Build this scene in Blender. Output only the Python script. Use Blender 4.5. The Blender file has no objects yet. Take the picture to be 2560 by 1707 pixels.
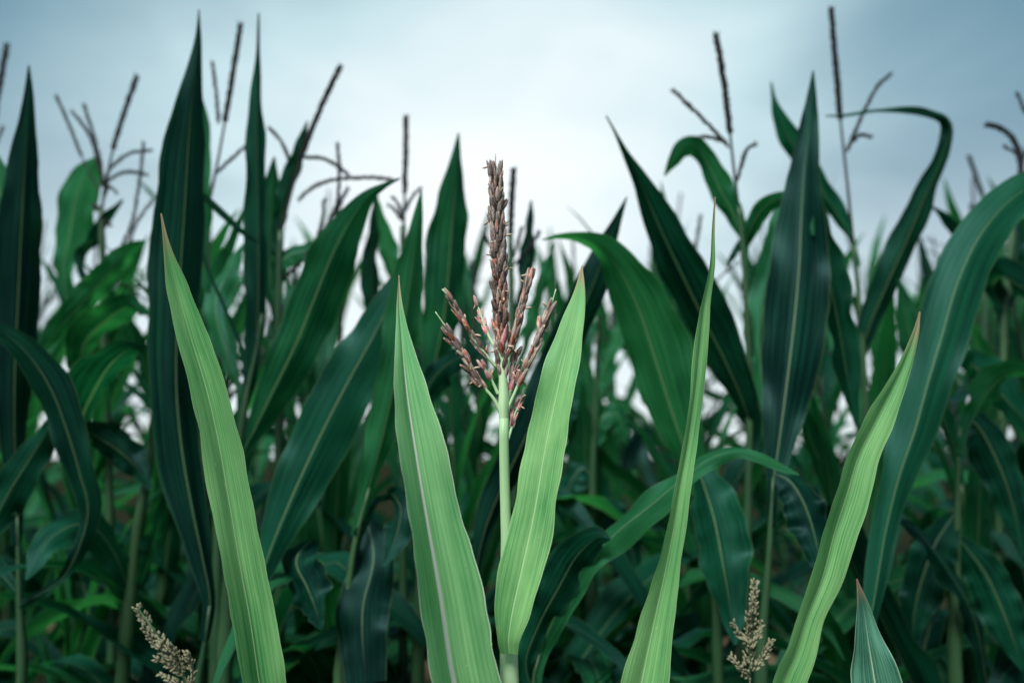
import bpy, math, random
from mathutils import Vector, Matrix, noise as mnoise

random.seed(7)
sc = bpy.context.scene
R = math.radians

# ------------------------------------------------------------------ camera
CAM_Z, PITCH, LENS = 1.40, R(8.3), 28.0
cam_data = bpy.data.cameras.new('camera')
cam_data.lens = LENS
cam_data.sensor_width = 36.0
cam_data.clip_start = 0.02
cam_data.clip_end = 6000.0
cam_data.dof.use_dof = True
cam_data.dof.focus_distance = 0.665
cam_data.dof.aperture_fstop = 3.0
cam = bpy.data.objects.new('camera', cam_data)
sc.collection.objects.link(cam)
cam.location = (0, 0, CAM_Z)
cam.rotation_euler = (R(90) + PITCH, 0, 0)
sc.camera = cam

# ------------------------------------------------------------------ sky, sun, exposure
SUN_AZ, SUN_EL = R(-152.0), R(50.0)        # azimuth from +Y towards +X
THIN_AZ, THIN_EL = R(-3.0), R(16.5)        # where the cloud sheet is thinnest and brightest
thin_dir = Vector((math.sin(THIN_AZ) * math.cos(THIN_EL), math.cos(THIN_AZ) * math.cos(THIN_EL), math.sin(THIN_EL)))
sun_dir = Vector((math.sin(SUN_AZ) * math.cos(SUN_EL), math.cos(SUN_AZ) * math.cos(SUN_EL), math.sin(SUN_EL)))
world = bpy.data.worlds.new('World')
sc.world = world
world.use_nodes = True
wt = world.node_tree
for n in list(wt.nodes):
    wt.nodes.remove(n)


class NT:
    """small helper for building node trees"""
    def __init__(self, tree):
        self.t = tree

    def n(self, kind, **kw):
        nd = self.t.nodes.new(kind)
        for k, v in kw.items():
            setattr(nd, k, v)
        return nd

    def put(self, sock, val):
        if isinstance(val, bpy.types.NodeSocket):
            self.t.links.new(val, sock)
        else:
            sock.default_value = val

    def math(self, op, a, b=None, c=None, clamp=False):
        nd = self.n('ShaderNodeMath', operation=op, use_clamp=clamp)
        for i, v in enumerate((a, b, c)):
            if v is not None:
                self.put(nd.inputs[i], v)
        return nd.outputs[0]

    def vmath(self, op, a, b=None):
        nd = self.n('ShaderNodeVectorMath', operation=op)
        self.put(nd.inputs[0], a)
        if b is not None:
            self.put(nd.inputs[1], b)
        return nd.outputs['Value'] if op in ('DOT_PRODUCT', 'LENGTH') else nd.outputs[0]

    def mix(self, f, a, b, mode='MIX'):
        nd = self.n('ShaderNodeMix', data_type='RGBA', blend_type=mode)
        self.put(nd.inputs[0], f)
        for s, v in ((nd.inputs[6], a), (nd.inputs[7], b)):
            if isinstance(v, (tuple, list)) and len(v) == 3:
                v = (*v, 1.0)
            self.put(s, v)
        return nd.outputs[2]

    def smooth(self, x, lo, hi, to0=0.0, to1=1.0):
        nd = self.n('ShaderNodeMapRange', interpolation_type='SMOOTHSTEP')
        self.put(nd.inputs[0], x)
        self.put(nd.inputs[1], lo)
        self.put(nd.inputs[2], hi)
        self.put(nd.inputs[3], to0)
        self.put(nd.inputs[4], to1)
        return nd.outputs[0]

    def noise(self, vec, scale, detail=2.0, rough=0.5, dist=0.0):
        nd = self.n('ShaderNodeTexNoise')
        self.put(nd.inputs['Vector'], vec)
        nd.inputs['Scale'].default_value = scale
        nd.inputs['Detail'].default_value = detail
        nd.inputs['Roughness'].default_value = rough
        nd.inputs['Distortion'].default_value = dist
        return nd.outputs['Fac']

    def comb(self, x, y, z):
        nd = self.n('ShaderNodeCombineXYZ')
        for i, v in enumerate((x, y, z)):
            self.put(nd.inputs[i], v)
        return nd.outputs[0]

    def sep(self, v):
        nd = self.n('ShaderNodeSeparateXYZ')
        self.put(nd.inputs[0], v)
        return nd.outputs


w = NT(wt)
tc = w.n('ShaderNodeTexCoord').outputs['Generated']
sky = w.n('ShaderNodeTexSky', sky_type='NISHITA', sun_disc=False, sun_elevation=SUN_EL, sun_rotation=SUN_AZ,
          air_density=1.0, dust_density=0.6)
nish = w.vmath('SCALE', sky.outputs[0])
nish.node.inputs['Scale'].default_value = 0.05
# a pale even cloud sheet
cosang = w.vmath('DOT_PRODUCT', w.vmath('NORMALIZE', tc), tuple(thin_dir))
ang = w.math('ARCCOSINE', w.math('MINIMUM', cosang, 0.99999))
s = w.sep(tc)
zz = w.math('ADD', w.math('MAXIMUM', s[2], 0.0), 0.22)
plane = w.comb(w.math('DIVIDE', s[0], zz), w.math('DIVIDE', s[1], zz), 4.3)
cn = w.noise(plane, 0.9, 3.0, 0.5, 0.4)
cn2 = w.noise(plane, 2.6, 3.0, 0.5, 0.3)
wob = w.math('ADD', w.math('MULTIPLY', w.math('SUBTRACT', cn, 0.5), 0.34), w.math('MULTIPLY', w.math('SUBTRACT', cn2, 0.5), 0.26))
a2 = w.math('ADD', ang, wob)
g1 = w.smooth(a2, -0.10, 0.69, 1.0, 0.0)
ramp = w.n('ShaderNodeValToRGB')
el = ramp.color_ramp.elements
el[0].position, el[0].color = 0.0, (0.042, 0.086, 0.112, 1)
el[1].position, el[1].color = 1.0, (0.325, 0.340, 0.343, 1)
e = el.new(0.42); e.color = (0.178, 0.236, 0.250, 1)
e = el.new(0.75); e.color = (0.278, 0.303, 0.308, 1)
w.put(ramp.inputs[0], g1)
# cloud thins and whitens towards the horizon
hz = w.smooth(s[2], 0.02, 0.44, 0.85, 0.0)
cloud = w.mix(hz, ramp.outputs[0], (0.250, 0.274, 0.281))
skycol = w.mix(0.94, nish, cloud)
bg = w.n('ShaderNodeBackground')
w.put(bg.inputs[0], skycol)
bg.inputs[1].default_value = 1.0
wo = w.n('ShaderNodeOutputWorld')
wt.links.new(bg.outputs[0], wo.inputs[0])

sun_data = bpy.data.lights.new('sun', 'SUN')
sun_data.energy = 1.5
sun_data.angle = R(24)
sun_data.color = (1.0, 0.985, 0.96)
sun = bpy.data.objects.new('sun', sun_data)
sc.collection.objects.link(sun)
sun.rotation_euler = (-sun_dir).to_track_quat('-Z', 'Y').to_euler()

vs = sc.view_settings
vs.view_transform = 'Standard'
vs.look = 'None'
vs.exposure = 1.8
vs.gamma = 1.0
vs.use_curve_mapping = False
cy = sc.cycles
cy.use_denoising = True
try:
    cy.denoiser = 'OPENIMAGEDENOISE'
except Exception:
    pass
cy.max_bounces = 6
cy.diffuse_bounces = 3
cy.glossy_bounces = 2
cy.transmission_bounces = 4
cy.caustics_reflective = False
cy.caustics_refractive = False
sc.render.filter_size = 1.5


# ------------------------------------------------------------------ materials
def new_mat(name):
    m = bpy.data.materials.new(name)
    m.use_nodes = True
    for n in list(m.node_tree.nodes):
        m.node_tree.nodes.remove(n)
    return m, NT(m.node_tree)


def leaf_material(name, dark, light, midrib, trans, tmix, rough, vein_gain, flecks=0.0, tip=None, spec=0.5, rib_w=0.07, edge=0.25, rvar=0.8):
    m, k = new_mat(name)
    uv = k.n('ShaderNodeUVMap').outputs[0]
    u, v, _ = k.sep(uv)
    a = k.math('MULTIPLY', k.math('ABSOLUTE', k.math('SUBTRACT', v, 0.5)), 2.0)
    oi = k.n('ShaderNodeObjectInfo')
    rnd = oi.outputs['Random']
    seed = k.math('MULTIPLY', rnd, 37.0)
    veins = k.noise(k.comb(k.math('MULTIPLY', u, 1.6), k.math('MULTIPLY', v, 32.0), seed), 1.0, 3.0, 0.65)
    fine = k.noise(k.comb(k.math('MULTIPLY', u, 5.0), k.math('MULTIPLY', v, 85.0), seed), 1.0, 2.0, 0.6)
    patch = k.noise(k.comb(k.math('MULTIPLY', u, 5.0), k.math('MULTIPLY', v, 1.6), seed), 1.0, 3.0, 0.55)
    wave = k.math('SINE', k.math('MULTIPLY', v, 2 * math.pi * 20))
    f = k.math('ADD', k.math('MULTIPLY', k.math('SUBTRACT', veins, 0.5), 1.9 * vein_gain),
               k.math('MULTIPLY', k.math('SUBTRACT', fine, 0.5), 0.9 * vein_gain))
    f = k.math('ADD', f, k.math('MULTIPLY', wave, 0.05 * vein_gain))
    f = k.math('ADD', f, k.math('MULTIPLY', k.math('SUBTRACT', patch, 0.5), 1.5))
    f = k.math('ADD', f, k.math('ADD', k.math('MULTIPLY', k.math('SUBTRACT', rnd, 0.5), rvar), 0.45), clamp=True)
    col = k.mix(f, dark, light)
    # pale midrib thinning towards the tip
    rw = k.math('MULTIPLY', k.math('SUBTRACT', 1.0, k.math('MULTIPLY', u, 0.75)), rib_w)
    rib = k.math('SUBTRACT', 1.0, k.smooth(a, k.math('MULTIPLY', rw, 0.35), rw))
    rib = k.math('MULTIPLY', rib, k.smooth(u, 0.70, 0.98, 1.0, 0.1))
    col = k.mix(k.math('MULTIPLY', rib, 0.9), col, midrib)
    # thin pale margin
    col = k.mix(k.math('MULTIPLY', k.smooth(a, 0.95, 0.995), edge), col, midrib)
    if flecks > 0:
        vor = k.n('ShaderNodeTexVoronoi', feature='F1')
        k.put(vor.inputs['Vector'], k.comb(k.math('MULTIPLY', u, 30.0), k.math('MULTIPLY', v, 9.0), seed))
        vor.inputs['Scale'].default_value = 1.0
        hit = k.math('MULTIPLY', k.math('SUBTRACT', 1.0, k.smooth(vor.outputs['Distance'], 0.03, 0.10)),
                     k.math('GREATER_THAN', k.sep(vor.outputs['Color'])[0], 0.72))
        col = k.mix(k.math('MULTIPLY', hit, flecks), col, (0.62, 0.66, 0.45))
        dk = k.math('MULTIPLY', k.math('SUBTRACT', 1.0, k.smooth(vor.outputs['Distance'], 0.02, 0.06)),
                    k.math('LESS_THAN', k.sep(vor.outputs['Color'])[0], 0.12))
        col = k.mix(k.math('MULTIPLY', dk, 0.8), col, (0.03, 0.05, 0.02))
    if tip:
        tm = k.math('ADD', u, k.math('MULTIPLY', k.math('SUBTRACT', veins, 0.5), 0.10))
        tm = k.math('ADD', tm, k.math('MULTIPLY', k.math('POWER', a, 6.0), 0.04))
        col = k.mix(k.math('MULTIPLY', k.smooth(tm, 0.91, 0.99), 0.85), col, tip)
    bump = k.n('ShaderNodeBump')
    bump.inputs['Strength'].default_value = 0.35
    bump.inputs['Distance'].default_value = 0.0012
    k.put(bump.inputs['Height'], k.math('ADD', k.math('ADD', veins, k.math('MULTIPLY', fine, 0.5)), k.math('MULTIPLY', wave, 0.15)))
    p = k.n('ShaderNodeBsdfPrincipled')
    k.put(p.inputs['Base Color'], col)
    k.put(p.inputs['Roughness'], k.math('ADD', rough, k.math('MULTIPLY', k.math('SUBTRACT', patch, 0.5), 0.25)))
    p.inputs['Specular IOR Level'].default_value = 0.0
    k.put(p.inputs['Normal'], bump.outputs[0])
    t = k.n('ShaderNodeBsdfTranslucent')
    k.put(t.inputs['Color'], k.mix(k.math('MULTIPLY', rib, 0.5), k.mix(1.0, col, trans, 'MULTIPLY'), col))
    ms = k.n('ShaderNodeMixShader')
    ms.inputs[0].default_value = tmix
    m.node_tree.links.new(p.outputs[0], ms.inputs[1])
    m.node_tree.links.new(t.outputs[0], ms.inputs[2])
    # waxy bloom: a soft blue-green sheen
    gl = k.n('ShaderNodeBsdfGlossy')
    gl.inputs['Color'].default_value = (0.42, 0.88, 0.88, 1)
    k.put(gl.inputs['Roughness'], k.math('ADD', rough, k.math('MULTIPLY', k.math('SUBTRACT', patch, 0.5), 0.25)))
    k.put(gl.inputs['Normal'], bump.outputs[0])
    lw = k.n('ShaderNodeLayerWeight')
    lw.inputs['Blend'].default_value = 0.5
    fac = k.math('ADD', 0.018 * spec / .5, k.math('MULTIPLY', k.math('POWER', lw.outputs['Facing'], 3.0), 0.16 * spec / .5))
    mg = k.n('ShaderNodeMixShader')
    k.put(mg.inputs[0], fac)
    m.node_tree.links.new(ms.outputs[0], mg.inputs[1])
    m.node_tree.links.new(gl.outputs[0], mg.inputs[2])
    o = k.n('ShaderNodeOutputMaterial')
    m.node_tree.links.new(mg.outputs[0], o.inputs[0])
    return m


def plain_material(name, c0, c1, scale, rough, stretch=(1, 1, 1), spec=0.4, tmix=0.0, var=0.6, bump=0.0):
    m, k = new_mat(name)
    co = k.n('ShaderNodeTexCoord').outputs['Object']
    x, y, z = k.sep(co)
    oi = k.n('ShaderNodeObjectInfo').outputs['Random']
    vec = k.comb(k.math('MULTIPLY', x, stretch[0]), k.math('MULTIPLY', y, stretch[1]), k.math('ADD', k.math('MULTIPLY', z, stretch[2]), k.math('MULTIPLY', oi, 9.0)))
    f = k.noise(vec, scale, 4.0, 0.6)
    f2 = k.math('ADD', k.math('ADD', k.math('MULTIPLY', k.math('SUBTRACT', f, 0.5), 2.2), 0.5),
                k.math('MULTIPLY', k.math('SUBTRACT', oi, 0.5), var), clamp=True)
    col = k.mix(f2, c0, c1)
    p = k.n('ShaderNodeBsdfPrincipled')
    k.put(p.inputs['Base Color'], col)
    p.inputs['Roughness'].default_value = rough
    p.inputs['Specular IOR Level'].default_value = spec
    if bump:
        b = k.n('ShaderNodeBump')
        b.inputs['Strength'].default_value = bump
        b.inputs['Distance'].default_value = 0.001
        k.put(b.inputs['Height'], f)
        k.put(p.inputs['Normal'], b.outputs[0])
    o = k.n('ShaderNodeOutputMaterial')
    if tmix > 0:
        t = k.n('ShaderNodeBsdfTranslucent')
        k.put(t.inputs['Color'], col)
        ms = k.n('ShaderNodeMixShader')
        ms.inputs[0].default_value = tmix
        m.node_tree.links.new(p.outputs[0], ms.inputs[1])
        m.node_tree.links.new(t.outputs[0], ms.inputs[2])
        m.node_tree.links.new(ms.outputs[0], o.inputs[0])
    else:
        m.node_tree.links.new(p.outputs[0], o.inputs[0])
    return m


def spikelet_material(name, base, side, pale, redness):
    m, k = new_mat(name)
    u, v, _ = k.sep(k.n('ShaderNodeUVMap').outputs[0])
    rnd = k.n('ShaderNodeObjectInfo').outputs['Random']
    seed = k.math('MULTIPLY', rnd, 61.0)
    st = k.noise(k.comb(k.math('MULTIPLY', u, 1.5), k.math('MULTIPLY', v, 14.0), seed), 1.0, 2.0, 0.6)
    fl = k.noise(k.comb(k.math('MULTIPLY', u, 2.5), k.math('MULTIPLY', v, 3.0), k.math('ADD', seed, 5.0)), 1.0, 2.0, 0.5)
    col = k.mix(k.smooth(k.math('ADD', fl, k.math('MULTIPLY', k.math('SUBTRACT', rnd, 0.5), 0.5)), 0.62 - redness, 0.72 - redness * 0.7), base, side)
    col = k.mix(k.smooth(st, 0.52, 0.66), col, pale)
    val = k.math('ADD', 0.38, k.math('MULTIPLY', k.math('FRACT', k.math('MULTIPLY', rnd, 7.31)), 0.72))
    col = k.mix(1.0, col, k.comb(val, val, val), 'MULTIPLY')
    endm = k.math('ADD', k.smooth(u, 0.80, 1.0), k.smooth(u, 0.16, 0.0), clamp=True)
    col = k.mix(k.math('MULTIPLY', endm, 0.65), col, pale)
    p = k.n('ShaderNodeBsdfPrincipled')
    k.put(p.inputs['Base Color'], col)
    p.inputs['Roughness'].default_value = 0.5
    p.inputs['Specular IOR Level'].default_value = 0.35
    b = k.n('ShaderNodeBump')
    b.inputs['Strength'].default_value = 0.6
    b.inputs['Distance'].default_value = 0.0004
    k.put(b.inputs['Height'], st)
    k.put(p.inputs['Normal'], b.outputs[0])
    o = k.n('ShaderNodeOutputMaterial')
    m.node_tree.links.new(p.outputs[0], o.inputs[0])
    return m


M = {}
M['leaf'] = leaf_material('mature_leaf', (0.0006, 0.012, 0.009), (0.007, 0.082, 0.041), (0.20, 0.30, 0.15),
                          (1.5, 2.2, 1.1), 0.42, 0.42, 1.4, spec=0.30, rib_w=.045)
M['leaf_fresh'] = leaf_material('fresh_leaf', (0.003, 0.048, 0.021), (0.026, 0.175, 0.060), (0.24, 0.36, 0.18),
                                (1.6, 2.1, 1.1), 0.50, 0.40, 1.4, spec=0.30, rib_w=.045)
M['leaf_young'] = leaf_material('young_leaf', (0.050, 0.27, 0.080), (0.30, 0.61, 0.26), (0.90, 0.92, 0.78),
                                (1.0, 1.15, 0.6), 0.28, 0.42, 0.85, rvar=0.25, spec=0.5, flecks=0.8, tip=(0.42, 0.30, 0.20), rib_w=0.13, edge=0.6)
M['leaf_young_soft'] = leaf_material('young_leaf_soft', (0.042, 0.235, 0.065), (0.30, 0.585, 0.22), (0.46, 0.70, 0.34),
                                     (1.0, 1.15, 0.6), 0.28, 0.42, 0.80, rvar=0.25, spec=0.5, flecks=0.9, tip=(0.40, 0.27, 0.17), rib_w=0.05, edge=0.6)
M['leaf_half'] = leaf_material('half_grown_leaf', (0.018, 0.085, 0.055), (0.10, 0.27, 0.16), (0.42, 0.50, 0.34),
                               (1.0, 1.2, 0.8), 0.28, 0.42, 1.2, rvar=0.2, flecks=0.5, tip=(0.42, 0.26, 0.18), rib_w=0.07, edge=0.7)
M['leaf_dry'] = plain_material('dry_leaf', (0.10, 0.07, 0.04), (0.28, 0.21, 0.13), 30, 0.8, (1, 1, 1), tmix=0.25)
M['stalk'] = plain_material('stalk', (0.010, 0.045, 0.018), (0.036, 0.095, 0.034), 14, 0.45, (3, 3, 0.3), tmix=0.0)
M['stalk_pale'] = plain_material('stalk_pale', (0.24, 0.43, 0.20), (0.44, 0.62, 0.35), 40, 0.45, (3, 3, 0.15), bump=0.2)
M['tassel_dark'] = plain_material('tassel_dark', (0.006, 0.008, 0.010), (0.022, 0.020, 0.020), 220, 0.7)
M['spikelet_grey'] = spikelet_material('spikelet_grey', (0.20, 0.15, 0.135), (0.32, 0.14, 0.10), (0.66, 0.55, 0.45), 0.02)
M['spikelet_red'] = spikelet_material('spikelet_red', (0.22, 0.14, 0.12), (0.44, 0.115, 0.055), (0.76, 0.66, 0.55), 0.16)
M['spikelet_tan'] = spikelet_material('spikelet_tan', (0.40, 0.31, 0.24), (0.44, 0.24, 0.17), (0.76, 0.67, 0.55), 0.02)
M['spikelet_pink'] = spikelet_material('spikelet_pink', (0.58, 0.17, 0.19), (0.66, 0.34, 0.31), (0.80, 0.78, 0.66), 0.10)
M['anther'] = plain_material('anther', (0.36, 0.25, 0.15), (0.60, 0.48, 0.35), 300, 0.6)
M['seed'] = plain_material('seed', (0.10, 0.10, 0.055), (0.30, 0.29, 0.18), 300, 0.7)
M['soil'] = plain_material('soil', (0.008, 0.010, 0.006), (0.022, 0.026, 0.014), 9, 1.0, bump=0.8, spec=0.0)

# ------------------------------------------------------------------ geometry helpers
CAM = Vector((0, 0, CAM_Z))
FWD = Vector((0, math.cos(PITCH), math.sin(PITCH)))
UP = Vector((0, -math.sin(PITCH), math.cos(PITCH)))
KPX = 36.0 / LENS / 2352.0


def at(x, y, d):
    """world point seen at (x, y) of the 2352 x 1568 picture, standing d metres in front of the camera"""
    v = FWD + Vector((1, 0, 0)) * ((x - 1176) * KPX) + UP * ((784 - y) * KPX)
    return CAM + v * (d / v.y)


def link(o, parent=None):
    sc.collection.objects.link(o)
    if parent is not None:
        o.parent = parent
    return o


def catmull(pts, n):
    """resample a list of equal-length tuples into n+1 samples"""
    m = len(pts)
    # chord-length parameter on the first three components
    acc = [0.0]
    for i in range(1, m):
        acc.append(acc[-1] + max(1e-6, math.dist(pts[i][:3], pts[i - 1][:3])))
    out = []
    for j in range(n + 1):
        s_ = acc[-1] * j / n
        i = 0
        while i < m - 2 and acc[i + 1] < s_:
            i += 1
        h = acc[i + 1] - acc[i]
        t = (s_ - acc[i]) / h
        res = []
        for c in range(len(pts[0])):
            p1, p2 = pts[i][c], pts[i + 1][c]
            m1 = (p2 - pts[i - 1][c]) / (acc[i + 1] - acc[i - 1]) if i > 0 else (p2 - p1) / h
            m2 = (pts[i + 2][c] - p1) / (acc[i + 2] - acc[i]) if i + 2 < m else (p2 - p1) / h
            t2, t3 = t * t, t * t * t
            res.append((2 * t3 - 3 * t2 + 1) * p1 + (t3 - 2 * t2 + t) * h * m1 + (-2 * t3 + 3 * t2) * p2 + (t3 - t2) * h * m2)
        out.append(tuple(res))
    return out


def ribbon(name, spine, widths, sides, folds, mat, nv=6, ruffle=0.0, rfreq=3.0, seed=0, curl=0.0):
    """leaf blade: a channelled ribbon; spine base -> tip"""
    n = len(spine)
    verts, faces, uvs = [], [], []
    L = sum((spine[i + 1] - spine[i]).length for i in range(n - 1))
    rs = random.Random(seed)
    ph = [rs.uniform(0, 6.28) for _ in range(6)]
    s_ = 0.0
    for i in range(n):
        if i:
            s_ += (spine[i] - spine[i - 1]).length
        T = (spine[min(i + 1, n - 1)] - spine[max(i - 1, 0)]).normalized()
        sd = sides[i]
        sd = (sd - T * sd.dot(T)).normalized()
        N = sd.cross(T).normalized()
        h = widths[i] * 0.5
        t = s_ / L
        env = min(1.0, 4.0 * t) * min(1.0, 3.0 * (1 - t) + 0.1)
        for j in range(nv + 1):
            v = -1 + 2 * j / nv
            a = abs(v)
            k = 0 if v < 0 else 3
            rf = ruffle * env * a * a * (math.sin(rfreq * 6.28 * t + ph[k]) + 0.6 * math.sin(rfreq * 13.1 * t + ph[k + 1]))
            lat = v * h * math.cos(folds[i]) * (1 - 0.15 * curl * a)
            dep = a * h * math.sin(folds[i]) * (1.0 - 0.35 * a) + rf - curl * h * a * a * 0.5
            jag = 1.0 + (0.020 * math.sin(23 * t * L * 3 + ph[k + 2]) + (0.09 if nv > 9 else .05) * mnoise.noise(Vector((t * L * 45, ph[k], seed)))) * (a > 0.9)
            verts.append(spine[i] + sd * lat * jag + N * dep)
            uvs.append((t, 0.5 + 0.5 * v))
    w_ = nv + 1
    for i in range(n - 1):
        for j in range(nv):
            faces.append((i * w_ + j, i * w_ + j + 1, (i + 1) * w_ + j + 1, (i + 1) * w_ + j))
    me = bpy.data.meshes.new(name)
    me.from_pydata([tuple(v) for v in verts], [], faces)
    ul = me.uv_layers.new(name='UVMap')
    for lp in me.loops:
        ul.data[lp.index].uv = uvs[lp.vertex_index]
    me.polygons.foreach_set('use_smooth', [True] * len(me.polygons))
    me.materials.append(mat)
    return me


class Mesh:
    """collects tubes and spindles into one mesh"""
    def __init__(self):
        self.v, self.f, self.uv = [], [], []

    def tube(self, pts, radii, nseg=8, cap=True):
        base = len(self.v)
        n = len(pts)
        ref = Vector((0.3, 1, 0.1))
        for i in range(n):
            T = (pts[min(i + 1, n - 1)] - pts[max(i - 1, 0)]).normalized()
            A = T.cross(ref)
            if A.length < 1e-3:
                A = T.cross(Vector((1, 0, 0)))
            A.normalize()
            B = T.cross(A)
            for j in range(nseg):
                an = 6.28318 * j / nseg
                self.v.append(pts[i] + (A * math.cos(an) + B * math.sin(an)) * radii[i])
                self.uv.append((i / max(1, n - 1), j / nseg))
        for i in range(n - 1):
            for j in range(nseg):
                k = (j + 1) % nseg
                self.f.append((base + i * nseg + j, base + i * nseg + k, base + (i + 1) * nseg + k, base + (i + 1) * nseg + j))
        if cap:
            self.f.append(tuple(base + (n - 1) * nseg + j for j in range(nseg)))
            self.f.append(tuple(base + j for j in reversed(range(nseg))))

    def spindle(self, p, axis, length, rad, nseg=4, prof=((0.0, 0.15), (0.35, 1.0), (0.75, 0.7), (1.0, 0.05)), flat=1.0):
        pts = [p + axis * (length * a) for a, _ in prof]
        base = len(self.v)
        self.tube(pts, [rad * r for _, r in prof], nseg)
        return base

    def build(self, name, mat, parent=None, smooth=True):
        me = bpy.data.meshes.new(name)
        me.from_pydata([tuple(v) for v in self.v], [], self.f)
        ul = me.uv_layers.new(name='UVMap')
        for lp in me.loops:
            ul.data[lp.index].uv = self.uv[lp.vertex_index]
        if smooth:
            me.polygons.foreach_set('use_smooth', [True] * len(me.polygons))
        me.materials.append(mat)
        o = bpy.data.objects.new(name, me)
        return link(o, parent)


def thing(name, label, cat, loc, group=None):
    o = bpy.data.objects.new(name, None)
    o.empty_display_size = 0.05
    o.location = loc
    o['label'] = label
    o['category'] = cat
    if group:
        o['group'] = group
    return link(o)


def adopt(o, parent):
    """keep world-space mesh coordinates while hanging the object under its thing"""
    o.parent = parent
    o.matrix_parent_inverse = Matrix.Translation(-Vector(parent.location))
    return o


def stalk_mesh(name, pts, r0, r1, mat, node_every=0.16, taper=False):
    """culm base -> top with swollen nodes"""
    n = max(8, int(sum((pts[i + 1] - pts[i]).length for i in range(len(pts) - 1)) / 0.02))
    sm = [Vector(q) for q in catmull([tuple(p) for p in pts], n)]
    rad, s_ = [], 0.0
    for i, p in enumerate(sm):
        if i:
            s_ += (sm[i] - sm[i - 1]).length
        t = i / n
        r = r0 + (r1 - r0) * t
        if taper:
            r = r0 + (r0 * .75 - r0) * t if t < .78 else r0 * .75 + (.0016 - r0 * .75) * (t - .78) / .22
        q = (s_ % node_every) / node_every
        bulge = math.exp(-((q - 0.5) * 9) ** 2)
        rad.append(r * (1 + 0.22 * bulge))
    mb = Mesh()
    mb.tube(sm, rad, 10)
    return mb, sm


def spike_into(mb, pts, rad, spacing, size, rs, bare=0.0, nseg=4, ring=3):
    """a tassel branch: thin axis crowded with small spikelets along it"""
    L = sum((pts[i + 1] - pts[i]).length for i in range(len(pts) - 1))
    n = max(4, int(L / spacing))
    sm = [Vector(q) for q in catmull([tuple(p) for p in pts], n)]
    mb.tube(sm, [rad * (1 - 0.5 * i / n) for i in range(n + 1)], 5)
    for i in range(1, n):
        if i / n < bare:
            continue
        T = (sm[i + 1] - sm[i - 1]).normalized()
        A = T.orthogonal().normalized()
        a0 = rs.uniform(0, 6.28)
        for r in range(ring):
            q = Matrix.Rotation(a0 + r * 6.28 / ring + rs.uniform(-.4, .4), 3, T) @ A
            ax = (T + q * rs.uniform(0.2, 0.55)).normalized()
            mb.spindle(sm[i] + q * rad * 0.8, ax, size * rs.uniform(0.75, 1.25), size * 0.21, nseg)


# ------------------------------------------------------------------ ground
gm = Mesh()
NG = 60
xs = [-3000, -400, -60] + [-8 + 16 * i / NG for i in range(NG + 1)] + [60, 400, 3000]
ys = [-3000, -400, -60] + [-3 + 13 * i / NG for i in range(NG + 1)] + [60, 400, 3000]
for yy in ys:
    for xx in xs:
        h = 0.0
        if abs(xx) < 10 and -4 < yy < 11:
            h = 0.05 * mnoise.noise(Vector((xx * 1.7, yy * 1.7, 0))) + 0.025 * mnoise.noise(Vector((xx * 6, yy * 6, 3)))
        gm.v.append(Vector((xx, yy, h)))
        gm.uv.append((0, 0))
W_ = len(xs)
for j in range(len(ys) - 1):
    for i in range(W_ - 1):
        gm.f.append((j * W_ + i, j * W_ + i + 1, (j + 1) * W_ + i + 1, (j + 1) * W_ + i))
ground = gm.build('ground', M['soil'])
ground['kind'] = 'structure'


# ------------------------------------------------------------------ shared leaf blades for the field
def field_leaf(kind, seed):
    rs = random.Random(seed)
    if kind == 'erect':
        L, e0, droop, pw, W0 = rs.uniform(.55, .75), R(rs.uniform(72, 84)), R(rs.uniform(8, 45)), 2.0, rs.uniform(.062, .082)
    elif kind == 'arch':
        L, e0, droop, pw, W0 = rs.uniform(.75, .95), R(rs.uniform(58, 72)), R(rs.uniform(85, 135)), 1.7, rs.uniform(.075, .098)
    elif kind == 'kink':
        L, e0, droop, pw, W0 = rs.uniform(.7, .85), R(rs.uniform(62, 74)), R(rs.uniform(20, 40)), 1.5, rs.uniform(.07, .09)
    else:
        L, e0, droop, pw, W0 = rs.uniform(.7, .9), R(rs.uniform(40, 60)), R(rs.uniform(120, 150)), 1.3, rs.uniform(.07, .095)
    n = 18
    pos, az = Vector((0, 0, 0)), 0.0
    spine, widths, sides, folds = [], [], [], []
    tw = rs.uniform(-1.1, 1.1)
    swing = rs.uniform(-.5, .5)
    kp = rs.uniform(.5, .7)
    for i in range(n + 1):
        t = i / n
        e_ = e0 - droop * t ** pw
        if kind == 'kink' and t > kp:
            e_ -= R(95) * min(1, (t - kp) * 9)
        az = swing * t * t
        d = Vector((math.cos(e_) * math.cos(az), math.cos(e_) * math.sin(az), math.sin(e_)))
        if i:
            pos = pos + d * (L / n)
        spine.append(pos.copy())
        prof = (0.45 + 0.55 * min(1, t / 0.3) ** 0.8) * (1 - max(0, (t - .3) / .7) ** 1.7)
        widths.append(max(0.002, W0 * 1.12 * prof))
        sd = Vector((-math.sin(az), math.cos(az), 0))
        sd = Matrix.Rotation(tw * t * t, 3, d) @ sd
        sides.append(sd)
        folds.append(-R(48) * (1 - t) ** 1.5 - R(10))
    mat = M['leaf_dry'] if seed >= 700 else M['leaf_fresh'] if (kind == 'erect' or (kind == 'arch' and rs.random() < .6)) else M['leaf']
    return ribbon('leaf', spine, widths, sides, folds, mat, nv=4, ruffle=0.008 if kind != 'erect' else .004, rfreq=rs.uniform(2.5, 4.5), seed=seed)


LEAVES = {'erect': [field_leaf('erect', 100 + i) for i in range(7)],
          'arch': [field_leaf('arch', 200 + i) for i in range(7)],
          'kink': [field_leaf('kink', 300 + i) for i in range(4)],
          'droop': [field_leaf('droop', 400 + i) for i in range(6)],
          'dry': [field_leaf('droop', 700 + i) for i in range(3)]}


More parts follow.
